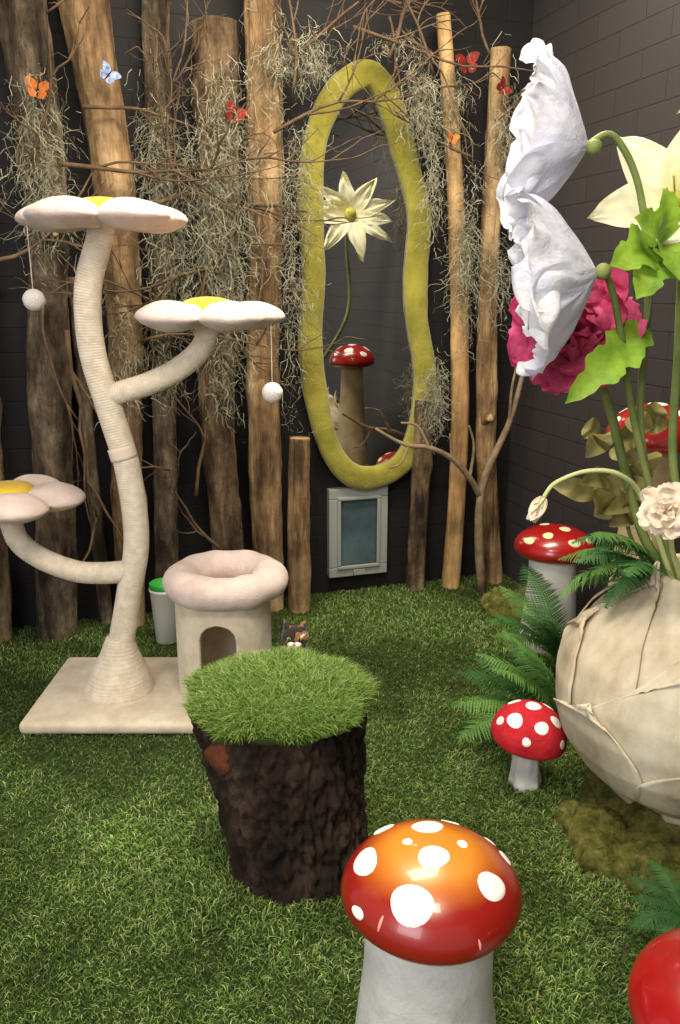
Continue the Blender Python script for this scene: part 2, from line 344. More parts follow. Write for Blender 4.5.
br([(1.79,3.41,.5),(1.72,3.39,.6),(1.62,3.38,.7),(1.5,3.37,.76),(1.38,3.37,.78),(1.24,3.37,.86)],[.016,.014,.012,.01,.005])
br([(1.5,3.37,.76),(1.44,3.37,.86),(1.36,3.37,.88)],[.008,.004]);br([(1.4,3.37,.78),(1.36,3.36,.7),(1.3,3.36,.68)],[.007,.003])
br([(1.62,3.38,.7),(1.6,3.37,.82)],[.007,.003]);br([(1.72,3.39,.6),(1.73,3.38,.75),(1.70,3.38,.85)],[.009,.004])
br([(1.92,3.4,.85),(1.91,3.38,1.0),(1.93,3.38,1.12)],[.009,.004])
br([(1.97,3.4,1.05),(2.02,3.38,1.12)],[.006,.003])
mb.mk('driftwood_branch',M['drift'],origin=(1.83,3.42,0),frame='r')
# ---------------------------------------------------------------- spanish moss
def strands(name,clumps,m,w=.003):
    Vs=[];N=9
    for (c,rx,rz,n,L) in clumps:
        n=int(n*.32);rx=rx*.78
        p=np.array(c)[None,:]+RNG.normal(0,1,(n,3))*np.array([rx,.025,rz])*.5
        p[:,1]=np.minimum(p[:,1],c[1]+.02)
        d=RNG.normal(0,1,(n,3));d[:,2]-=.8;d[:,1]*=.5
        d/=np.linalg.norm(d,axis=1)[:,None]
        step=L/N*RNG.uniform(.5,1.3,n)[:,None]
        side=RNG.normal(0,1,(n,3));side/=np.linalg.norm(side,axis=1)[:,None]
        rows=[]
        for i in range(N):
            ww=w*(1-.6*i/N)
            rows.append(p-side*ww/2);rows.append(p+side*ww/2)
            d=d+RNG.normal(0,.75,(n,3));d[:,2]-=.45;d/=np.linalg.norm(d,axis=1)[:,None]
            p=p+d*step; p[:,1]=np.minimum(p[:,1],3.63);p[:,0]=np.minimum(p[:,0],2.05)
        Vs.append(np.stack(rows,1))
    V=np.concatenate(Vs,0);n=V.shape[0]
    pat=[(2*i,2*i+1,2*i+3,2*i+2) for i in range(N-1)]
    return fast_mesh(name,V.reshape(-1,3),n,2*N,pat,[m])
strands('spanish_moss',[((-.07,3.44,1.85),.13,.22,1100,.2),((-.05,3.44,2.1),.1,.14,450,.2),((.37,3.48,1.95),.13,.22,900,.22),((.4,3.47,1.6),.12,.25,800,.22),
 ((.6,3.43,1.8),.19,.3,2300,.24),((.58,3.43,1.45),.16,.3,1300,.22),((.62,3.43,2.1),.13,.2,700,.2),((.58,3.43,1.1),.1,.2,400,.2),((.84,3.44,2.35),.14,.12,500,.2),((.90,3.46,1.45),.08,.4,700,.22),((.93,3.46,1.9),.08,.25,600,.22),
 ((.35,3.47,1.2),.1,.2,550,.2),((.18,3.44,1.2),.08,.25,350,.2)],M['spanish'])
strands('spanish_moss',[((1.46,3.46,2.22),.10,.16,1100,.18),((1.36,3.46,2.42),.16,.05,300,.1),((1.0,3.46,2.36),.12,.1,500,.16),((1.7,3.47,1.62),.07,.32,1200,.2),((1.62,3.48,2.25),.08,.15,350,.18),((1.58,3.5,.98),.06,.16,1100,.15),((1.86,3.46,2.1),.07,.25,500,.2),((1.53,3.46,1.95),.05,.25,500,.2),((1.86,3.46,1.5),.05,.2,350,.2)],M['spanish'])
# ---------------------------------------------------------------- mirror
mr=root('oval_mirror',(1.28,3.6,1.45),'r')
cl=[(1.26,2.33),(1.135,2.25),(1.05,2.09),(1.02,1.915),(1.02,1.707),(1.03,1.49),(1.01,1.23),(1.04,.957),(1.105,.73),(1.215,.60),(1.36,.59),(1.49,.67),(1.565,.86),(1.57,1.09),(1.525,1.32),(1.515,1.53),(1.525,1.77),(1.46,1.99),(1.40,2.17),(1.34,2.29)]
def closed_curve(pts,n):
    m=len(pts);out=[]
    for k in range(n):
        t=k/n*m;i=int(t);f=t-i
        p0,p1,p2,p3=[Vector(pts[(i+q)%m]) for q in(-1,0,1,2)]
        out.append(0.5*((2*p1)+(p2-p0)*f+(2*p0-5*p1+4*p2-p3)*f*f+(3*p1-p0-3*p2+p3)*f**3))
    return out
CC=closed_curve([(x,3.605,z) for x,z in cl],200)
V=[];F=[];seg=24;n=len(CC)
for i,c in enumerate(CC):
    T=(CC[(i+1)%n]-CC[i-1]).normalized();Y=Vector((0,-1,0));N_=T.cross(Y).normalized()
    wv=1+.05*math.sin(i/n*2*math.pi*7)+.06*noise.noise(Vector((i*.24,0,0)))
    for j in range(seg):
        th=2*math.pi*j/seg
        cx_=math.copysign(abs(math.cos(th))**.75,math.cos(th));sy_=math.copysign(abs(math.sin(th))**.75,math.sin(th))
        V.append(c+N_*(cx_*.054*wv)+Y*(sy_*.030))
for i in range(n):
    for j in range(seg):
        F.append((i*seg+j,i*seg+(j+1)%seg,((i+1)%n)*seg+(j+1)%seg,((i+1)%n)*seg+j))
mk('velvet_frame',V,F,M['velvet'],origin=(1.28,3.6,1.45),parent=mr)
mk('mirror_glass',[(c.x,3.612,c.z) for c in CC],[tuple(range(n))],M['mirror'],origin=(1.28,3.61,1.45),parent=mr,smooth=False)
# ---------------------------------------------------------------- cat flap door
dr=root('cat_door',(1.25,3.64,.315),'r')
def framebox(mb,x0,x1,z0,z1,w,y0,y1,mi=0):
    for b in((x0,x1,z1-w,z1),(x0,x1,z0,z0+w),(x0,x0+w,z0+w,z1-w),(x1-w,x1,z0+w,z1-w)):
        V,F=box(b[0],b[1],y0,y1,b[2],b[3]);mb.add(V,F,mi)
mb=MB();framebox(mb,1.10,1.40,.09,.535,.05,3.615,3.66)
framebox(mb,1.14,1.36,.13,.495,.018,3.605,3.62)
o=mb.mk('door_frame',[M['plastic']],origin=(1.25,3.64,.31),parent=dr,smooth=False);bevel(o,.005)
o=mk('door_flap',*box(1.155,1.345,3.63,3.64,.145,.48),M['flap'],origin=(1.25,3.635,.31),parent=dr,smooth=False)
o=mk('latch',*box(1.22,1.28,3.6,3.62,.10,.125),M['plastic'],origin=(1.25,3.61,.11),parent=dr,smooth=False)
# ---------------------------------------------------------------- cat tree
ct=root('flower_cat_tree',(-.66,2.72,0))
YT=2.72
V,F=box(-1.08,-.24,2.46,2.99,.006,.05)
o=mk('base_slab',V,F,M['plushcream'],origin=(-.66,2.72,0),parent=ct);bevel(o,.018,4)
wrap=lambda L,th,t:1+.045*abs(math.sin(L*math.pi/.009+th*.5))
post=[(-.81,YT,.04),(-.79,YT,.2),(-.75,YT,.394),(-.706,YT,.614),(-.719,YT,.861),(-.765,YT,1.065),(-.809,YT,1.262),(-.807,YT,1.451),(-.76,YT,1.60),(-.746,YT,1.66)]
V,F=tube(post,[.05,.045,.042,.042,.042,.042,.042,.042,.04,.04],n=900,seg=22,rf=wrap)
mk('post',V,F,M['sisal'],origin=(-.78,YT,.8),parent=ct)
pr=[(.128,.045),(.125,.055),(.118,.075),(.105,.105),(.085,.15),(.066,.19),(.054,.225),(.046,.25)]
prof=[]
for i in range(60):
    t=i/59;x=t*(len(pr)-1);k=min(int(x),len(pr)-2);f=x-k
    r=pr[k][0]*(1-f)+pr[k+1][0]*f;z=pr[k][1]*(1-f)+pr[k+1][1]*f
    prof.append((r+.003*abs(math.sin(i*1.0)),z))
V,F=revolve(prof,(0,0,0),40)
V=[(x-.81+.02*min(z,.25)/.25,y+YT,z) for x,y,z in V]
mk('post_foot',V,F,M['sisal'],origin=(-.81,YT,.1),parent=ct)
V,F=tube([(-.727,YT,.90),(-.737,YT,.94)],[.046,.046],n=4,seg=24);mk('wrap_band',V,F,M['pinkband'],origin=(-.73,YT,.92),parent=ct)
V,F=tube([(-.765,YT,1.11),(-.72,YT,1.125),(-.627,YT,1.154),(-.53,YT,1.20),(-.45,YT,1.27),(-.422,YT,1.36)],[.036,.036,.036,.035],n=330,seg=18,rf=wrap);mk('branch_upper',V,F,M['sisal'],origin=(-.6,YT,1.2),parent=ct)
V,F=tube([(-.74,YT,.50),(-.83,YT,.492),(-.93,YT,.50),(-1.047,YT,.549),(-1.12,YT,.62),(-1.14,YT,.74)],[.038,.037,.037,.036],n=360,seg=18,rf=wrap);mk('branch_lower',V,F,M['sisal'],origin=(-.95,YT,.5),parent=ct)
def cushion(name,c,R,npet,T=.050,rot=0):
    seg=150;rings=26;V=[];F=[]
    def cc(th): return abs(math.cos(npet*(th-rot)/2))
    def Rt(th): return R*(.66+.34*cc(th)**.5)
    def crease(th,s): return 1-.55*(1-cc(th))**2.5*min(1,s*1.5)
    for side in(1,-1):
        for i in range(rings+1):
            s=math.sin(i/rings*math.pi/2)
            for j in range(seg):
                th=2*math.pi*j/seg;r=Rt(th)*s
                bul=.75+.35*math.exp(-((s-.65)/.28)**2)*cc(th)
                h=T*(max(0,1-s**5))**.5*crease(th,s)*bul
                if side==-1: h=-h*.75
                x=r*math.cos(th);y=r*math.sin(th)
                h+=.004*noise.noise(Vector((x*14,y*14,c[2]*9)))
                V.append((c[0]+x,c[1]+y,c[2]+h))
    half=(rings+1)*seg
    for sd in(0,1):
        for i in range(rings):
            for j in range(seg):
                a=sd*half+i*seg+j;b=sd*half+i*seg+(j+1)%seg;c2=b+seg;d=a+seg
                F.append((a,b,c2,d) if sd==0 else (a,d,c2,b))
    mk(name,V,F,M['plushpink'],origin=c,parent=ct)
    V,F=revolve([(.088,.02),(.085,.040),(.07,.054),(.045,.061),(.02,.064),(0.0005,.065)],c,32)
    mk(name+'_center',V,F,M['yellow'],origin=c,parent=ct)
cushion('top_perch',(-.746,YT,1.665),.273,5,rot=.5)
cushion('middle_perch',(-.426,YT,1.365),.252,5,rot=.3)
cushion('lower_perch',(-1.13,YT,.755),.25,5,T=.053,rot=0.15)
def pompom(name,x,y,z,ztop):
    mb=MB();
    V,F=revolve([(.034*math.sin(math.pi*i/14)+.0001,-.034*math.cos(math.pi*i/14)) for i in range(15)],(x,y,z),20,rf=lambda th,zz:1+.07*noise.noise(Vector((th*9,zz*200,x))));mb.add(V,F,0)
    V,F=tube([(x,y,z+.03),(x,y,ztop)],.0018,n=4,seg=6);mb.add(V,F,1)
    mb.mk(name,[M['pom'],M['string']],origin=(x,y,z),parent=ct)
pompom('pompom_a',-.965,2.67,1.42,1.65);pompom('pompom_b',-.222,2.70,1.125,1.35);pompom('pompom_c',-1.22,2.66,.40,.74)
hc=(-.414,2.72);hr=.168;seg=300;rings=130;z0,z1=.05,.425
V=[];F=[]
for i in range(rings+1):
    for j in range(seg):
        th=2*math.pi*j/seg;V.append((hc[0]+hr*math.cos(th),hc[1]+hr*math.sin(th),z0+(z1-z0)*i/rings))
def hole(th,z):
    d=(th-(-math.pi/2-.0)+math.pi)%(2*math.pi)-math.pi
    x=d*hr
    return (abs(x)<.066 and z<.295) or (x*x+(z-.295)**2<.066**2)
for i in range(rings):
    for j in range(seg):
        th=2*math.pi*(j+.5)/seg;z=z0+(z1-z0)*(i+.5)/rings
        if hole(th,z) : continue
        F.append((i*seg+j,i*seg+(j+1)%seg,(i+1)*seg+(j+1)%seg,(i+1)*seg+j))
o=mk('house_body',V,F,M['plushcream'],origin=(hc[0],hc[1],.2),parent=ct)
m_=o.modifiers.new('thick','SOLIDIFY');m_.thickness=.016;m_.offset=-1
V,F=revolve([(hr-.002,z1-.02),(hr,z1),(0.0005,z1)],(hc[0],hc[1],0),48);mk('house_roof',V,F,M['plushpink'],origin=(hc[0],hc[1],.4),parent=ct)
V=[];F=[];A=120;Bn=24
for i in range(A):
    th=2*math.pi*i/A
    rr=.062*(1+.12*noise.noise(Vector((math.cos(th)*2.5,math.sin(th)*2.5,3)))+.035*math.cos(th*6))
    for j in range(Bn):
        ph=2*math.pi*j/Bn;R_=.150+rr*math.cos(ph)
        V.append((hc[0]+.012+R_*1.03*math.cos(th),hc[1]+R_*math.sin(th),.468+rr*.92*math.sin(ph)))
for i in range(A):
    for j in range(Bn):
        F.append((i*Bn+j,((i+1)%A)*Bn+j,((i+1)%A)*Bn+(j+1)%Bn,i*Bn+(j+1)%Bn))
mk('bolster_ring',V,F,M['plushpink'],origin=(hc[0],hc[1],.46),parent=ct)
# ---------------------------------------------------------------- cup
bk=root('plastic_cup',(-.736,3.24,0))
V,F=revolve([(.045,.004),(.048,.008),(.062,.23),(.066,.235),(.066,.245),(.060,.245),(.058,.20),(.0005,.20)],(-.736,3.24,0),36)
mk('cup_body',V,F,M['whiteplastic'],origin=(-.736,3.24,0),parent=bk)
V,F=revolve([(.056,.205),(.0595,.245),(.064,.265),(.060,.268),(.05,.22),(.0005,.215)],(-.736,3.24,0),36)
mk('cup_liner',V,F,M['green'],origin=(-.736,3.24,.2),parent=bk)
# ---------------------------------------------------------------- stump
SX,SY,SH=-.10,1.87,.458
st=root('tree_stump_seat',(SX,SY,0))
seg=260;rings=130;V=[];F=[]
for i in range(rings+1):
    t=i/rings;z=SH*t
    cx=SX-.055*t;R_=.176+(.218-.176)*t+.02*math.exp(-t*12)
    for j in range(seg):
        th=2*math.pi*j/seg;c,s=math.cos(th),math.sin(th)
        r=R_*(1+.07*noise.noise(Vector((c*1.6,s*1.6,z*1.5))))
        q2=Vector((c*R_*40,s*R_*40,z*9));rid=1-abs(noise.noise(q2))*2
        q3=Vector((c*R_*90,s*R_*90,z*40));q4=Vector((c*R_*22+5,s*R_*22,z*26))
        r+=-.020*max(0,rid-.4)+.010*noise.noise(q3)+.012*noise.noise(q4)
        V.append((cx+r*c,SY+r*s,z))
for i in range(rings):
    for j in range(seg):
        F.append((i*seg+j,i*seg+(j+1)%seg,(i+1)*seg+(j+1)%seg,(i+1)*seg+j))
F.append(tuple(rings*seg+j for j in range(seg)))
mk('bark_trunk',V,F,M['stump'],origin=(SX,SY,0),parent=st)
ka=math.radians(-128);kx=SX-.05+.205*math.cos(ka);ky=SY+.205*math.sin(ka)
V,F=tube([(kx-.03*math.cos(ka),ky-.03*math.sin(ka),.395),(kx+.018*math.cos(ka),ky+.018*math.sin(ka),.395)],[.046,.036],n=4,seg=24,rf=lambda L,th,t:1+.15*math.sin(th*3)+.08*math.sin(th*7))
mk('sawn_knot',V,F,M['stumpcut'],origin=(kx,ky,.395),parent=st)
n=30000;GR=.222
r=GR*np.sqrt(RNG.uniform(0,1,n));th=RNG.uniform(0,2*np.pi,n)
bx=r*np.cos(th);by=r*np.sin(th)
wob=1+.04*np.sin(th*5)+.04*np.sin(th*9+1)
base=np.stack([bx*wob,by*wob,.010+.010*np.cos(r/GR*1.5)-0.012*(r/GR)**6],1)
out=np.stack([bx,by],1)/(r[:,None]+1e-6)*(r[:,None]/GR)**2*1.3+RNG.normal(0,.3,(n,2))
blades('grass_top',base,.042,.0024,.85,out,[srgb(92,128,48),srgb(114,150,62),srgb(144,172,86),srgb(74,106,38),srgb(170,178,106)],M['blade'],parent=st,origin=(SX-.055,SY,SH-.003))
V,F=revolve([(.205,-.012),(.214,.0),(.21,.010),(.12,.018),(.0005,.020)],(SX-.055,SY,SH),48)
mk('grass_mat',V,F,M['floor'],origin=(SX-.055,SY,SH),parent=st)
# ---------------------------------------------------------------- mushrooms
def capmat(name,cin,cout,R,r0=.35,r1=.85,rough=.3):
    m=bpy.data.materials.new(name);m.use_nodes=True;nt=m.node_tree;B=nt.nodes['Principled BSDF']
    B.inputs['Roughness'].default_value=rough;B.inputs['Coat Weight'].default_value=.3
    tc=nt.nodes.new('ShaderNodeTexCoord');sp=nt.nodes.new('ShaderNodeVectorMath');sp.operation='MULTIPLY';sp.inputs[1].default_value=(1/R,1/R,0)
    ln=nt.nodes.new('ShaderNodeVectorMath');ln.operation='LENGTH'
    nz=nt.nodes.new('ShaderNodeTexNoise');nz.inputs['Scale'].default_value=9;nz.inputs['Detail'].default_value=4
    ad=nt.nodes.new('ShaderNodeMath');ad.operation='MULTIPLY_ADD';ad.inputs[1].default_value=.35
    cr=nt.nodes.new('ShaderNodeValToRGB');cr.color_ramp.elements[0].position=r0+.17;cr.color_ramp.elements[0].color=cin;cr.color_ramp.elements[1].position=r1+.17;cr.color_ramp.elements[1].color=cout
    nt.links.new(tc.outputs['Object'],sp.inputs[0]);nt.links.new(sp.outputs[0],ln.inputs[0]);nt.links.new(tc.outputs['Object'],nz.inputs['Vector'])
    nt.links.new(nz.outputs['Fac'],ad.inputs[0]);nt.links.new(ln.outputs['Value'],ad.inputs[2]);nt.links.new(ad.outputs[0],cr.inputs['Fac']);nt.links.new(cr.outputs[0],B.inputs['Base Color'])
    return m
def cap_patch(x,y,zr,R,ch,TX,sx,sf,su,sv,k0=1.014,rot=0):
    rho=math.hypot(sx,sf); pol=math.asin(min(.999,rho)); az=math.atan2(-sf,sx)
    c0=Vector((math.sin(pol)*math.cos(az),math.sin(pol)*math.sin(az),math.cos(pol)))
    e1=Vector((-math.sin(az),math.cos(az),0));e2=c0.cross(e1)
    V=[];F=[];RN=5;SN=28
    for i in range(RN+1):
        for j in range(SN):
            th=2*math.pi*j/SN;w=i/RN*(1+.07*math.sin(th*2+sx*7)+.04*math.sin(th*3+sf*9))
            a_,b_=su*w*math.cos(th),sv*w*math.sin(th)
            d=(c0+e1*(a_*math.cos(rot)-b_*math.sin(rot))+e2*(a_*math.sin(rot)+b_*math.cos(rot))).normalized()
            k=k0 if i<RN else 1.0
            q=TX@Vector((d.x*R*k,d.y*R*k,d.z*ch*k+(.001 if i<RN else 0)))
            V.append((q.x+x,q.y+y,q.z+zr))
    for i in range(RN):
        for j in range(SN):
            F.append((i*SN+j,(i+1)*SN+j,(i+1)*SN+(j+1)%SN,i*SN+(j+1)%SN))
    return V,F
def mushroom(name,x,y,R,zr,ch,sr0,sr1,capm,stemm,spots,spotm,lip=.03,z_base=0,tilt=(0,0),bumpy=.02,scuffs=()):
    rt_=root(name,(x,y,0))
    TX=Matrix.Rotation(tilt[0],3,'X')@Matrix.Rotation(tilt[1],3,'Y')
    pr=[(.0005,ch)]
    for i in range(1,19):
        a=i/18*math.pi/2; pr.append((R*math.sin(a)**.95,ch*math.cos(a)))
    for i in range(1,8):
        a=i/7*math.pi/2; pr.append((R*(1-.42*(1-math.cos(a))),-lip*math.sin(a)))
    pr.append((sr1*.8,-lip*.8))
    pr=pr[::-1]
    V,F=revolve(pr,(0,0,0),56,rf=lambda th,z:1+.008*math.sin(th*4+x*9))
    V=[TX@Vector(v) for v in V]
    V=[(v.x+x,v.y+y,v.z+zr) for v in V]
    mk('cap',V,F,capm,origin=(x,y,zr),parent=rt_)
    H=zr-lip*.7-z_base
    def sr(t): return sr1+(sr0-sr1)*(1-t)**1.5
    pr=[(sr(t)*(1 if t>.05 else .93),z_base+t*H) for t in [i/24 for i in range(25)]]
    V,F=revolve(pr,(x,y,0),40,rf=lambda th,z:1+bumpy*noise.noise(Vector((math.cos(th)*2,math.sin(th)*2,z*9+x)))*2)
    mk('stem',V,F,stemm,origin=(x,y,0),parent=rt_)
    mb=MB()
    for (sx,sf,sr_) in spots:
        V,F=cap_patch(x,y,zr,R,ch,TX,sx,sf,sr_,sr_);mb.add(V,F,0)
    for (sx,sf,su,sv) in scuffs:
        V,F=cap_patch(x,y,zr,R,ch,TX,sx,sf,su,sv,1.006);mb.add(V,F,1)
    if spots: mb.mk('spots',[spotm,M['scuff']],origin=(x,y,zr),parent=rt_)
    return rt_
stoolcap=capmat('orange_red_cap',srgb(206,128,38),srgb(138,24,14),.17,.42,.82)
SP=[(0,.15,.18),(.6,.4,.2),(-.74,0,.23),(-.27,.68,.27),(0,-.45,.2),(.35,-.1,.07),(-.26,-.12,.06),(-.83,.5,.1),(.86,-.2,.12),(.3,-.75,.12),(-.5,-.6,.14),(.75,-.55,.1)]
mushroom('mushroom_stool',.170,1.30,.168,.362,.095,.142,.118,stoolcap,M['stem_white'],SP,M['white'],lip=.038,scuffs=[(-.60,.72,.016,.14),(.40,.90,.014,.10)])
mushroom('mushroom_stool',.63,1.03,.172,.345,.095,.142,.118,M['red'],M['stem_white'],[(.2,-.2,.2),(-.1,.85,.2),(.7,.3,.2)],M['white'],lip=.035)
mushroom('toadstool',.562,2.19,.113,.165,.10,.05,.034,M['redfelt'],M['stem_white'],[(0,-.1,.22),(-.55,.35,.25),(.1,.62,.2),(.55,.3,.2),(.5,-.4,.2),(-.4,-.5,.2),(-.85,.1,.14),(.7,.65,.13),(-.3,.85,.12)],M['white'],lip=.015,tilt=(.1,.1),bumpy=.08)
mushroom('toadstool',.875,3.2,.160,.435,.09,.12,.095,M['red'],M['white'],[(-.3,.5,.15),(.2,.2,.16),(.3,.75,.18),(-.75,.4,.16),(.75,.4,.15),(-.2,-.3,.14)],M['spotgreen'],lip=.04)
mushroom('toadstool',.985,2.54,.148,1.0,.11,.15,.07,M['red'],M['stem_cream'],[(-.3,.5,.2),(.4,.5,.2),(0,0,.2),(.5,-.4,.22),(-.5,-.45,.22),(0,-.85,.18),(-.85,0,.15),(.85,.1,.15)],M['white'],lip=.03)
# ---------------------------------------------------------------- stone bulb planter
pc=(.985,2.06);pt=root('bulb_planter',(pc[0],pc[1],0));KR=.93
prp=[(.17*KR,.02),(.22*KR,.04),(.29*KR,.10),(.345*KR,.19),(.375*KR,.29),(.38*KR,.38),(.362*KR,.48),(.31*KR,.58),(.24*KR,.65),(.185*KR,.70),(.165*KR,.74),(.15*KR,.745),(.14*KR,.72),(.13*KR,.66),(.0005,.64)]
prp=[(r,.09+z*.86) for r,z in prp]
def potr(z):
    for (r0,z0_),(r1,z1_) in zip(prp[:11],prp[1:12]):
        if z0_<=z<=z1_:return r0+(r1-r0)*(z-z0_)/(z1_-z0_)
    return .15*KR if z>.6 else .17*KR
sm=catmull([(r,0,z) for r,z in prp],60)
V,F=revolve([(max(p.x,.0005),p.z) for p in sm],(pc[0],pc[1],0),64)
mk('bulb_body',V,F,M['pot'],origin=(pc[0],pc[1],0),parent=pt)
mb=MB()
def scale(a0,zb,zt,hw,lift,lean=0,k=0):
    NS,NT=40,24;V=[];F=[]
    for i in range(NS+1):
        s=i/NS;z=zb+(zt-zb)*s
        w=hw*(math.sin(math.pi*min(1,(s*.84+.16)))**.7)
        for j in range(NT+1):
            t=j/NT*2-1
            a=a0+lean*s*s+w*t
            zz=z-.05*t*t*s*(zt-zb)*2
            e=abs(t)**4
            zz=.09+zz*.86;r=potr(max(0.12,min(.72,zz)))+.004+lift*(.85+.1*e)+.12*max(0,s-.82)**1.3*(1-abs(t)*.3)+.003*math.sin(t*7+k+s*2)*s
            V.append((pc[0]+r*math.cos(a),pc[1]+r*math.sin(a),max(.004,zz)))
    for i in range(NS):
        for j in range(NT):
            F.append((i*(NT+1)+j,i*(NT+1)+j+1,(i+1)*(NT+1)+j+1,(i+1)*(NT+1)+j))
    mb.add(V,F)
for k in range(5): scale(k*math.pi*2/5+.55,.06,.80,.72,.014,lean=.45,k=k)
for k in range(5): scale(k*math.pi*2/5+.10,.03,.62,.60,.026,lean=.5,k=k+7)
for k in range(5): scale(k*math.pi*2/5+.75,.01,.40,.66,.036,lean=.35,k=k+13)
o=mb.mk('bulb_scales',[M['pot']],origin=(pc[0],pc[1],0),parent=pt);m_=o.modifiers.new('t','SOLIDIFY');m_.thickness=.005
# ---------------------------------------------------------------- flowers
def petal(mb,c,ax,az,L,W,a0,a1,ruf,seed,NS=16,NT=18,tip=.0,mi=0,freq=7,curl=0,base=.12,cupk=.18):
    ax=Vector(ax).normalized();h=Vector((0,0,1)) if abs(ax.z)<.9 else Vector((1,0,0))
    e1=ax.cross(h).normalized();e2=ax.cross(e1)
    rad=e1*math.cos(az)+e2*math.sin(az);tan=ax.cross(rad)
    V=[];F=[];p=Vector(c)
    for i in range(NS+1):
        s=i/NS;a=a0+(a1-a0)*s+curl*s**3
        d=ax*math.cos(a)+rad*math.sin(a);n_=-ax*math.sin(a)+rad*math.cos(a)
        if i>0:p=p+d*(L/NS)
        w=W*(base+(1-base)*math.sin(math.pi*.5*min(1,s*1.35)))
        if tip: w=W*max(.0,math.sin(math.pi*(s*.93+.07)**.85))**.8+.0005
        elif s>.75: w*=math.sqrt(max(0,1-((s-.75)/.262)**2))*.55+.45
        for j in range(NT+1):
            t=j/NT*2-1
            q=p+tan*(w*t)-n_*(cupk*w*t*t)
            ss=s**1.5
            rr=ruf*ss*(math.sin(freq*t+seed*2.1+3*s)*.5+1.3*noise.noise(Vector((t*2.6+seed,s*3.5,seed*1.7)))+.5*noise.noise(Vector((t*9+seed,s*4,seed))))*(.35+.65*abs(t)+.4*s)
            q=q+n_*rr+d*(ruf*.6*ss*(noise.noise(Vector((t*3+seed*3,7,seed)))+.5*noise.noise(Vector((t*9+seed*3,7,seed)))))
            V.append(q)
    for i in range(NS):
        for j in range(NT):
            F.append((i*(NT+1)+j,i*(NT+1)+j+1,(i+1)*(NT+1)+j+1,(i+1)*(NT+1)+j))
    mb.add(V,F,mi)
def ball(mb,c,r,mi=0,sx=1,sz=1,bump=.1):
    V,F=revolve([(r*math.sin(math.pi*i/10)*sx+.0001,-r*sz*math.cos(math.pi*i/10)) for i in range(11)],c,16,rf=lambda th,z:1+bump*noise.noise(Vector((math.cos(th)*4,math.sin(th)*4,z*90))))
    mb.add(V,F,mi)
def leaf(mb,base,tip,W,up=(0,0,1),mi=0,lobes=0,sag=.05,NS=30,fold=.3):
    base=Vector(base);tip=Vector(tip);d=tip-base;L=d.length;dn=d.normalized()
    side=dn.cross(Vector(up)).normalized();n_=side.cross(dn)
    V=[];F=[]
    for i in range(NS+1):
        s=i/NS;w=W*math.sin(math.pi*s**.75)**.8 if 0<s<1 else 0.0005
        if lobes: w*=.66+.34*abs(math.sin(math.pi*lobes*s))+0.08*math.sin(math.pi*lobes*4*s)
        c=base+dn*(L*s)+n_*(sag*math.sin(math.pi*s))
        for j in range(5):
            t=j/2-1
            V.append(c+side*(w*t)+n_*(fold*w*abs(t)+.1*w*math.sin(s*14+t))+dn*(.25*w*abs(t)))
    for i in range(NS):
        for j in range(4):
            F.append((i*5+j,i*5+j+1,(i+1)*5+j+1,(i+1)*5+j))
    mb.add(V,F,mi)
def stem(mb,pts,r,mi=0,n=40,seg=10):
    V,F=tube(pts,r,n=n,seg=seg);mb.add(V,F,mi)
def flower(name,parts,mats,o):
    rt_=root(name,o)
    for pn,mb in parts: mb.mk(pn,mats,origin=o,parent=rt_)
    return rt_
def poppy(name,c,ax,R,seed,stempts,a0=1.25,a1=.42,rz=0):
    mb=MB()
    for k in range(4): petal(mb,c,ax,k*math.pi/2+rz,R*1.45,R*1.0,a0,a1,R*.15,seed+k*1.3,NS=34,NT=60,freq=13,curl=.5,cupk=.34)
    for k in range(3): petal(mb,c,ax,k*2*math.pi/3+rz+.6,R*1.15,R*.75,a0-.35,a1-.2,R*.10,seed+k*2.3+9,NS=26,NT=44,freq=12,curl=.2,cupk=.35)
    axn=Vector(ax).normalized();c2=Vector(c)+axn*.03
    mbc=MB();ball(mbc,c2,.024,2)
    for k in range(14):
        a=k*2.4;e=Vector((.03*math.sin(a),.03*math.cos(a)*.4,.03*math.cos(a)));stem(mbc,[c2,c2+axn*.03+e],[.0015,.003],2,n=3,seg=5)
    ms=MB();stem(ms,stempts,[.007,.008,.009,.01],1)
    ball(ms,Vector(c)-axn*.012,.018,1)
    flower(name,[('petals',mb),('center',mbc),('stem',ms)],[M['poppy'],M['stem'],M['anther']],stempts[-1])
poppy('giant_poppy',(.54,1.93,1.75),(-1,.24,.12),.157,1.0,[(.535,1.93,1.752),(.60,1.95,1.775),(.68,1.98,1.66),(.735,2.02,1.42),(.76,2.05,1.1),(.88,2.05,.68)],rz=.3)
poppy('giant_poppy',(.56,1.86,1.487),(-1,.20,-.16),.168,4.2,[(.555,1.865,1.49),(.60,1.90,1.47),(.66,1.96,1.34),(.74,2.02,1.1),(.90,2.07,.68)],rz=.7)
mb=MB();c=(.585,2.10,1.34);ax=(-.25,-.85,.3)
for L_,(n_,a0,a1,l,w) in enumerate([(7,.9,1.45,.165,.098),(7,.6,1.2,.14,.083),(6,.35,.8,.11,.065),(5,.15,.45,.10,.06)]):
    for k in range(n_): petal(mb,c,ax,k*2*math.pi/n_+L_*.4,l,w,a0,a1,.026,k+L_*7.3,NS=12,NT=14,freq=6,curl=.2)
ms=MB();stem(ms,[(.60,2.13,1.32),(.68,2.12,1.2),(.75,2.12,1.0),(.82,2.10,.8),(.92,2.06,.68)],[.012,.013,.013],1);ball(ms,(.595,2.13,1.33),.03,1)
flower('giant_peony',[('petals',mb),('stem',ms)],[M['pink'],M['stem']],(.92,2.06,.68))
mb=MB();c=(.80,2.08,1.645);ax=(-.45,-1,.2)
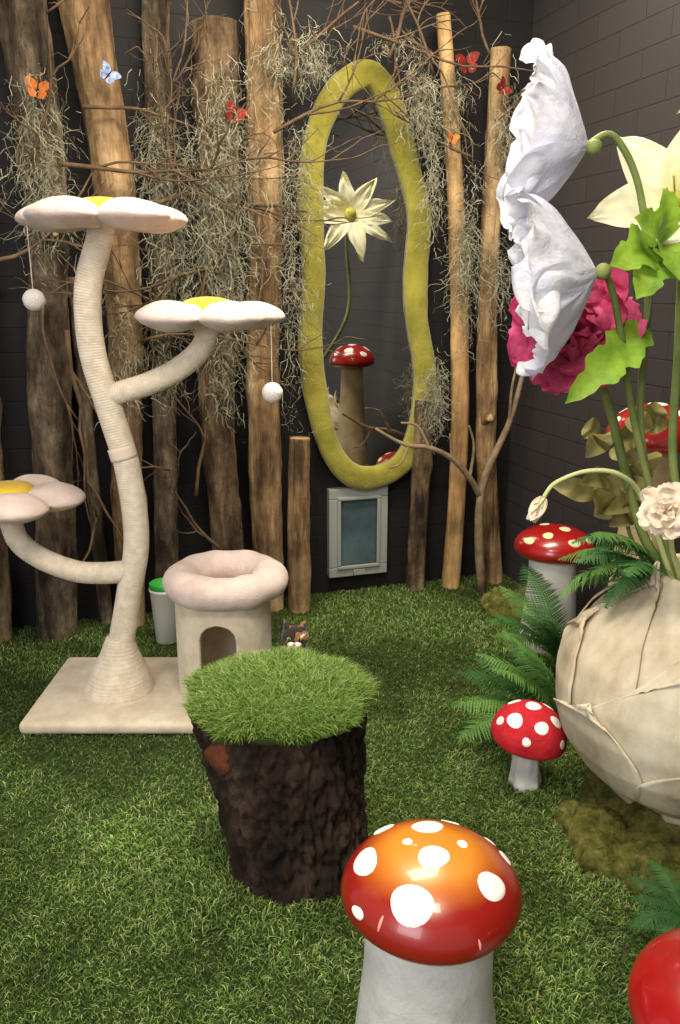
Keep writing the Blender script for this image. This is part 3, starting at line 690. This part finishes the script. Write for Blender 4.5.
for k in range(6): petal(mb,c,ax,k*math.pi/3+.25,.225,.058,.6,1.25,.02,k*3.1,NS=16,NT=8,tip=1,curl=.7)
ball(mb,(.785,2.05,1.655),.02,2)
for k in range(6):
    a=k*math.pi/3;stem(mb,[c,(c[0]-.03+.03*math.cos(a),c[1]-.09,c[2]+.03+.03*math.sin(a))],[.002,.003],2,n=4,seg=5)
ms=MB();stem(ms,[c,(.83,2.10,1.6),(.86,2.12,1.3),(.88,2.12,1.0),(.95,2.06,.68)],[.009,.011,.012],1)
flower('giant_lily',[('petals',mb),('stem',ms)],[M['cream'],M['stem'],M['anther']],(.95,2.06,.68))
dX,dY=1.79,1.80
sx=dX*CPS-dY*SPS; sy=dX*SPS+dY*CPS
mb=MB();c=(sx,sy,1.93);ax=(-.45,1,.15)
for k in range(10): petal(mb,c,ax,k*2*math.pi/10+.2+.22*math.sin(k*5),.30*(1+.14*math.sin(k*7)),.055,.95,1.45,.04,k*2.7,NS=16,NT=8,tip=1,curl=.5)
ball(mb,(c[0]-.01,c[1]+.03,c[2]),.04,2,bump=.2)
ms=MB();stem(ms,[c,(sx+.02,sy-.05,1.75),(sx+.01,sy-.02,1.3),(1.08,2.0,.9),(1.02,2.05,.66)],[.01,.012,.013],1)
flower('giant_daisy',[('petals',mb),('stem',ms)],[M['cream'],M['stem'],M['anther']],(1.02,2.05,.66))
mb=MB();c=(.745,1.80,.965);ax=(-.45,-.8,.35)
for L_,(n_,a0,a1,l,w) in enumerate([(5,1.1,1.6,.062,.044),(5,.7,1.2,.052,.036),(4,.35,.7,.042,.028),(3,.1,.3,.034,.02)]):
    for k in range(n_): petal(mb,c,ax,k*2*math.pi/n_+L_*.5,l,w,a0,a1,.010,k+L_*5.3,NS=12,NT=14,freq=4,curl=.2)
ms=MB();stem(ms,[c,(.78,1.86,.92),(.83,1.95,.82),(.90,2.02,.70)],[.006,.007],1)
flower('cream_rose',[('petals',mb),('stem',ms)],[M['rose'],M['stempale']],(.90,2.02,.70))
mb=MB();c=(.474,1.85,.985);ax=(-.45,-.1,-.9)
for k in range(5): petal(mb,c,ax,k*2*math.pi/5,.065,.018,.45,-.05,.004,k,NS=10,NT=6,tip=1)
ms=MB();stem(ms,[c,(.50,1.85,1.02),(.575,1.86,1.045),(.66,1.88,1.03),(.74,1.93,.95),(.88,2.02,.69)],[.005,.005,.006,.007],1);
for k in range(4): petal(ms,c,ax,k*math.pi/2,.03,.008,.8,.3,.001,k,NS=6,NT=4,tip=1,mi=1)
flower('drooping_bud',[('petals',mb),('stem',ms)],[M['rose'],M['stempale']],(.88,2.02,.69))
mb=MB();b=(.74,2.0,1.55)
for t,w in [((.585,1.86,1.50),.06),((.63,1.86,1.60),.055),((.69,1.87,1.66),.045),((.65,1.86,1.43),.06),((.74,1.86,1.47),.05)]: leaf(mb,b,t,w,up=(0,-1,.3),lobes=3,sag=.02)
stem(mb,[(.74,2.0,1.55),(.735,2.02,1.3)],[.004,.004],1)
leaf(mb,(.745,2.03,1.37),(.51,1.86,1.20),.055,up=(.1,-1,.5),lobes=4,sag=.03)
flower('leafy_spray',[('leaves',mb)],[M['leaf'],M['stem']],(.735,2.02,1.3))
mb=MB();rn=random.Random(4)
for k in range(24):
    b=Vector((.76+rn.uniform(-.07,.07),2.20+rn.uniform(-.04,.04),.93+rn.uniform(-.08,.2)))
    t=b+Vector((rn.uniform(-.14,.1),rn.uniform(-.1,.03),rn.uniform(-.06,.1)));leaf(mb,b,t,.032,up=(0,-1,.4),sag=.02)
stem(mb,[(.76,2.2,1.08),(.80,2.17,.8),(.9,2.08,.66)],[.005,.006],1)
flower('olive_leaf_spray',[('leaves',mb)],[M['olive'],M['stem']],(.9,2.08,.66))
# ---------------------------------------------------------------- ferns
def frond(mb,b,az,L,arch,rise,m=0,tw=1.0):
    p=Vector(b);a=rise;N=20
    d=Vector((math.cos(az),math.sin(az),0))
    C=[p.copy()]
    for i in range(N):
        p=p+(d*math.cos(a)+Vector((0,0,1))*math.sin(a))*(L/N);a-=arch/N
        if p.z<.05 : p.z=.05
        C.append(p.copy())
    V,F=tube(C,[.0028,.001],n=N,seg=4);mb.add(V,F,m)
    for i in range(2,N+1):
        s=i/N
        T=(C[i]-C[i-1]).normalized();sd=T.cross(Vector((0,0,1)));
        if sd.length<1e-3: continue
        sd.normalize();up=sd.cross(T)
        pl=L*.24*tw*math.sin(math.pi*(s*.85+.12))**.8
        for sg in(-1,1):
            for off in (0,.5):
                dr_=(sd*sg+T*(.45+rn.uniform(-.1,.1))-up*rn.uniform(0,.3)).normalized()
                base=C[i-1].lerp(C[i],off)
                V=[];F=[];w=L/N*.27;perp=dr_.cross(up).normalized();K=7
                for q in range(K+1):
                    u=q/K;cc=base+dr_*(pl*u)-up*(pl*.15*u*u);ww=w*(1-u**1.6)+.0004
                    V+= [cc-perp*ww,cc+up*.001,cc+perp*ww]
                    if q<K:
                        cc2=base+dr_*(pl*(u+.55/K))-up*(pl*.15*u*u);V+=[cc2-perp*ww*.3,cc2+up*.001,cc2+perp*ww*.3]
                rows=len(V)//3
                for q in range(rows-1):
                    for e in(0,1):F.append((q*3+e,q*3+e+1,q*3+e+4,q*3+e+3))
                mb.add(V,F,m)
def fern(name,o,lst,mats):
    mb=MB()
    for (az,L,arch,rise,m,dz) in lst: frond(mb,(o[0],o[1],o[2]+dz),az,L,arch,rise,m)
    mb.mk(name,mats,origin=o)
rn=random.Random(11)
d=math.radians
fern('potted_fern',(.74,2.46,0.02),[(d(188),.42,1.0,.75,0,.0),(d(208),.46,1.1,.7,0,0),(d(172),.42,1.0,.95,1,0),(d(222),.30,1.0,.75,0,0),(d(150),.38,1.0,1.0,1,0),(d(196),.36,.9,1.1,0,.05),(d(182),.32,.8,1.3,0,.1),(d(120),.34,.9,1.1,1,0),(d(160),.32,.9,.6,0,.0),(d(178),.40,1.0,1.15,0,.04),(d(200),.30,.8,1.35,1,.08),(d(140),.36,.9,1.25,0,.05)],[M['fern'],M['fernd']])
fern('hanging_fern',(.86,2.10,.66),[(d(a),rn.uniform(.24,.34),rn.uniform(1.2,2.0),rn.uniform(.5,1.2),i%2,rn.uniform(0,.06)) for i,a in enumerate([170,185,200,215,150,232,130,192,208,178,160])],[M['fern'],M['fernd']])
fern('potted_fern',(.84,2.90,.02),[(d(a),rn.uniform(.28,.40),1.0,rn.uniform(.9,1.3),i%2,rn.uniform(0,.1)) for i,a in enumerate([160,185,205,225,140,110,200,215,178,240])],[M['fern'],M['fernd']])
fern('potted_fern',(.80,1.58,.02),[(d(a),rn.uniform(.14,.2),1.3,rn.uniform(.6,1.2),1,0) for a in(170,200,230,260,140,100,60,300,20)],[M['fern'],M['fernd']])
# ---------------------------------------------------------------- moss mounds
def moss(name,lst):
    mb=MB()
    for (x,y,r,h) in lst:
        pr=[(r*math.cos(i/12*math.pi/2)+.0005,h*math.sin(i/12*math.pi/2)) for i in range(13)]
        V,F=revolve(pr,(x,y,.0),56,rf=lambda th,z:1+.16*noise.noise(Vector((math.cos(th)*2.4+x*9,math.sin(th)*2.4,z*30))))
        V=[(a+.01*noise.noise(Vector((a*70,b*70,c*70+9))),b,c+.02*noise.noise(Vector((a*60,b*60,c*60)))) for a,b,c in V]
        mb.add(V,F)
    mb.mk(name,[M['moss']],origin=(lst[0][0],lst[0][1],0))
moss('moss_mound',[(.98,2.06,.27,.12),(.70,1.93,.09,.085),(.68,1.84,.07,.065),(.78,1.80,.09,.07),(.88,1.72,.08,.06),(.98,1.68,.09,.06),(.76,1.74,.05,.05),(1.1,1.7,.09,.05),(.66,2.0,.06,.06)])
moss('moss_mound',[(.84,3.50,.09,.14),(.76,3.6,.1,.1)])
# ---------------------------------------------------------------- butterflies
def butterfly(name,c,s,m,rz=0):
    mb=MB();R_=Matrix.Rotation(rz,3,'Y')
    for sg in(-1,1):
        for (cx,cz,rx,rz_) in((.55,.35,.55,.42),(.42,-.38,.38,.36)):
            V=[Vector((0,0,0))];K=20
            for j in range(K):
                th=2*math.pi*j/K;x=(cx+rx*math.cos(th))*(1+.08*math.sin(3*th));z=cz+rz_*math.sin(th)+.15*x
                V.append(Vector((sg*x,-.35*abs(x),z)))
            V[0]=Vector((sg*cx,-.35*cx,cz+.15*cx))
            V=[Vector(c)+R_@(v*s) for v in V];F=[(0,1+j,1+(j+1)%K) for j in range(K)]
            mb.add(V,F,0)
    V,F=tube([Vector(c)+R_@Vector((0,-.02*s,-.5*s)),Vector(c)+R_@Vector((0,-.02*s,.5*s))],[.05*s,.09*s,.05*s],n=6,seg=8);mb.add(V,F,1)
    for sg in(-1,1):
        V,F=tube([Vector(c)+R_@Vector((0,0,.5*s)),Vector(c)+R_@Vector((.2*sg*s,-.1*s,.9*s))],.015*s,n=3,seg=4);mb.add(V,F,1)
    mb.mk(name,[m,M['black']],origin=c,frame='r')
butterfly('butterfly',(-.05,3.40,2.14),.04,M['bf_orange'],.2)
butterfly('butterfly',(.20,3.42,2.21),.035,M['bf_blue'],.7)
butterfly('butterfly',(.66,3.40,2.10),.04,M['bf_red'],.4)
butterfly('butterfly',(1.66,3.46,2.36),.05,M['bf_red'],-.2)
butterfly('butterfly',(1.60,3.45,2.07),.026,M['bf_orange'],.3)
butterfly('butterfly',(1.83,3.46,2.28),.035,M['bf_red'],.9)
# ---------------------------------------------------------------- kitten
kt=root('calico_kitten',(-.16,2.75,0))
def catmat():
    m=bpy.data.materials.new('calico_fur');m.use_nodes=True;nt=m.node_tree;B=nt.nodes['Principled BSDF'];B.inputs['Roughness'].default_value=.95;B.inputs['Sheen Weight'].default_value=.3
    tc=nt.nodes.new('ShaderNodeTexCoord');nz=nt.nodes.new('ShaderNodeTexNoise');nz.inputs['Scale'].default_value=22;nz.inputs['Detail'].default_value=2
    cr=nt.nodes.new('ShaderNodeValToRGB');cr.color_ramp.interpolation='CONSTANT'
    es=cr.color_ramp.elements;es[0].position=0;es[0].color=srgb(34,26,22);es[1].position=.55;es[1].color=srgb(140,88,50);e=es.new(.63);e.color=srgb(220,208,192)
    nt.links.new(tc.outputs['Object'],nz.inputs['Vector']);nt.links.new(nz.outputs['Fac'],cr.inputs[0]);nt.links.new(cr.outputs[0],B.inputs['Base Color'])
    return m
M['calico']=catmat();M['catwhite']=mat('cat_white_fur',[srgb(226,216,204)],rough=1);M['eye']=mat('cat_eye',[srgb(150,150,60)],rough=.1);M['nose']=mat('cat_nose',[srgb(200,130,120)],rough=.5)
me=bpy.data.meshes.new('body')
vs=[(0,.06,.07),(0,.03,.13),(0,-.01,.19),(0,-.03,.225),(0,-.045,.25),(-.028,-.035,.12),(-.03,-.05,.03),(-.03,-.065,.012),(.028,-.035,.12),(.03,-.05,.03),(.03,-.065,.012),(-.055,.03,.05),(-.06,-.03,.014),(.055,.03,.05),(.06,-.03,.014),(.05,.09,.02),(.09,.04,.014),(.09,-.02,.012)]
es=[(0,1),(1,2),(2,3),(3,4),(2,5),(5,6),(6,7),(2,8),(8,9),(9,10),(0,11),(11,12),(0,13),(13,14),(0,15),(15,16),(16,17)]
me.from_pydata(vs,es,[])
ob=bpy.data.objects.new('body',me);scene.collection.objects.link(ob);ob.parent=kt;me.materials.append(M['calico'])
sk=ob.modifiers.new('skin','SKIN')
rr=[.062,.058,.046,.034,.036,.02,.014,.014,.02,.014,.014,.034,.017,.034,.017,.014,.012,.009]
for i,r_ in enumerate(rr): me.skin_vertices[0].data[i].radius=(r_,r_);me.skin_vertices[0].data[i].use_root=(i==0)
ob.modifiers.new('sub','SUBSURF').levels=2;ob.modifiers['sub'].render_levels=2
mb=MB();hcx,hcy,hcz=-.16,2.75-.055,.262
V,F=revolve([(math.sin(math.pi*i/16)+.0001,-math.cos(math.pi*i/16)) for i in range(17)],(0,0,0),28)
V=[(hcx+x*.049,hcy+y*.043,hcz+z*.040) for x,y,z in V];mb.add(V,F,0)
V2,F2=revolve([(math.sin(math.pi*i/10)+.0001,-math.cos(math.pi*i/10)) for i in range(11)],(0,0,0),18)
for dx in(-.010,.010): mb.add([(hcx+dx+x*.015,hcy-.038+y*.016,hcz-.014+z*.012) for x,y,z in V2],F2,1)
mb.add([(hcx+x*.010,hcy-.036+y*.014,hcz-.024+z*.009) for x,y,z in V2],F2,1)
mb.add([(hcx+x*.005,hcy-.053+y*.004,hcz-.006+z*.004) for x,y,z in V2],F2,3)
for dx in(-.018,.018):
    mb.add([(hcx+dx+x*.009,hcy-.035+y*.007,hcz+.006+z*.008) for x,y,z in V2],F2,2)
    mb.add([(hcx+dx+x*.003,hcy-.041+y*.003,hcz+.006+z*.007) for x,y,z in V2],F2,4)
for sg in(-1,1):
    b=[(sg*.008,.0,.034),(sg*.044,.0,.020),(sg*.03,.018,.024),(sg*.026,-.012,.026),(sg*.038,.0,.066)]
    mb.add([(hcx+x,hcy+y,hcz+z) for x,y,z in b],[(0,3,4),(3,1,4),(1,2,4),(2,0,4)],0)
mb.mk('head',[M['calico'],M['catwhite'],M['eye'],M['nose'],M['black']],origin=(hcx,hcy,hcz),parent=kt)
# ---------------------------------------------------------------- lights
def area(name,loc,tgt,size,sy,power,col):
    l=bpy.data.lights.new(name,'AREA');l.shape='RECTANGLE';l.size=size;l.size_y=sy;l.energy=power;l.color=col
    o=bpy.data.objects.new(name,l);scene.collection.objects.link(o);o.location=loc
    dd=Vector(tgt)-Vector(loc);o.rotation_euler=dd.to_track_quat('-Z','Y').to_euler();return o
area('ceiling_light',(1.0,2.45,3.1),(1.0,2.45,0),1.4,.6,92,(1,.90,.73))
area('ceiling_light',(.1,.6,3.1),(.3,1.2,0),1.2,.6,80,(1,.91,.77))
area('window_light',(-1.8,-.6,2.2),(.9,2.2,.8),1.6,1.6,68,(.97,.97,1))
w=bpy.data.worlds.new('world');scene.world=w;w.use_nodes=True
w.node_tree.nodes['Background'].inputs[0].default_value=(1,.95,.88,1);w.node_tree.nodes['Background'].inputs[1].default_value=.5
# ---------------------------------------------------------------- camera
cam=bpy.data.cameras.new('camera');co=bpy.data.objects.new('camera',cam);scene.collection.objects.link(co)
co.location=(0,0,1.45);pitch=math.atan(222/820)
co.rotation_euler=(math.pi/2-pitch,0,-PSI)
cam.sensor_fit='VERTICAL';cam.sensor_height=24;cam.lens=24*820/1024
cam.clip_start=.02
scene.camera=co
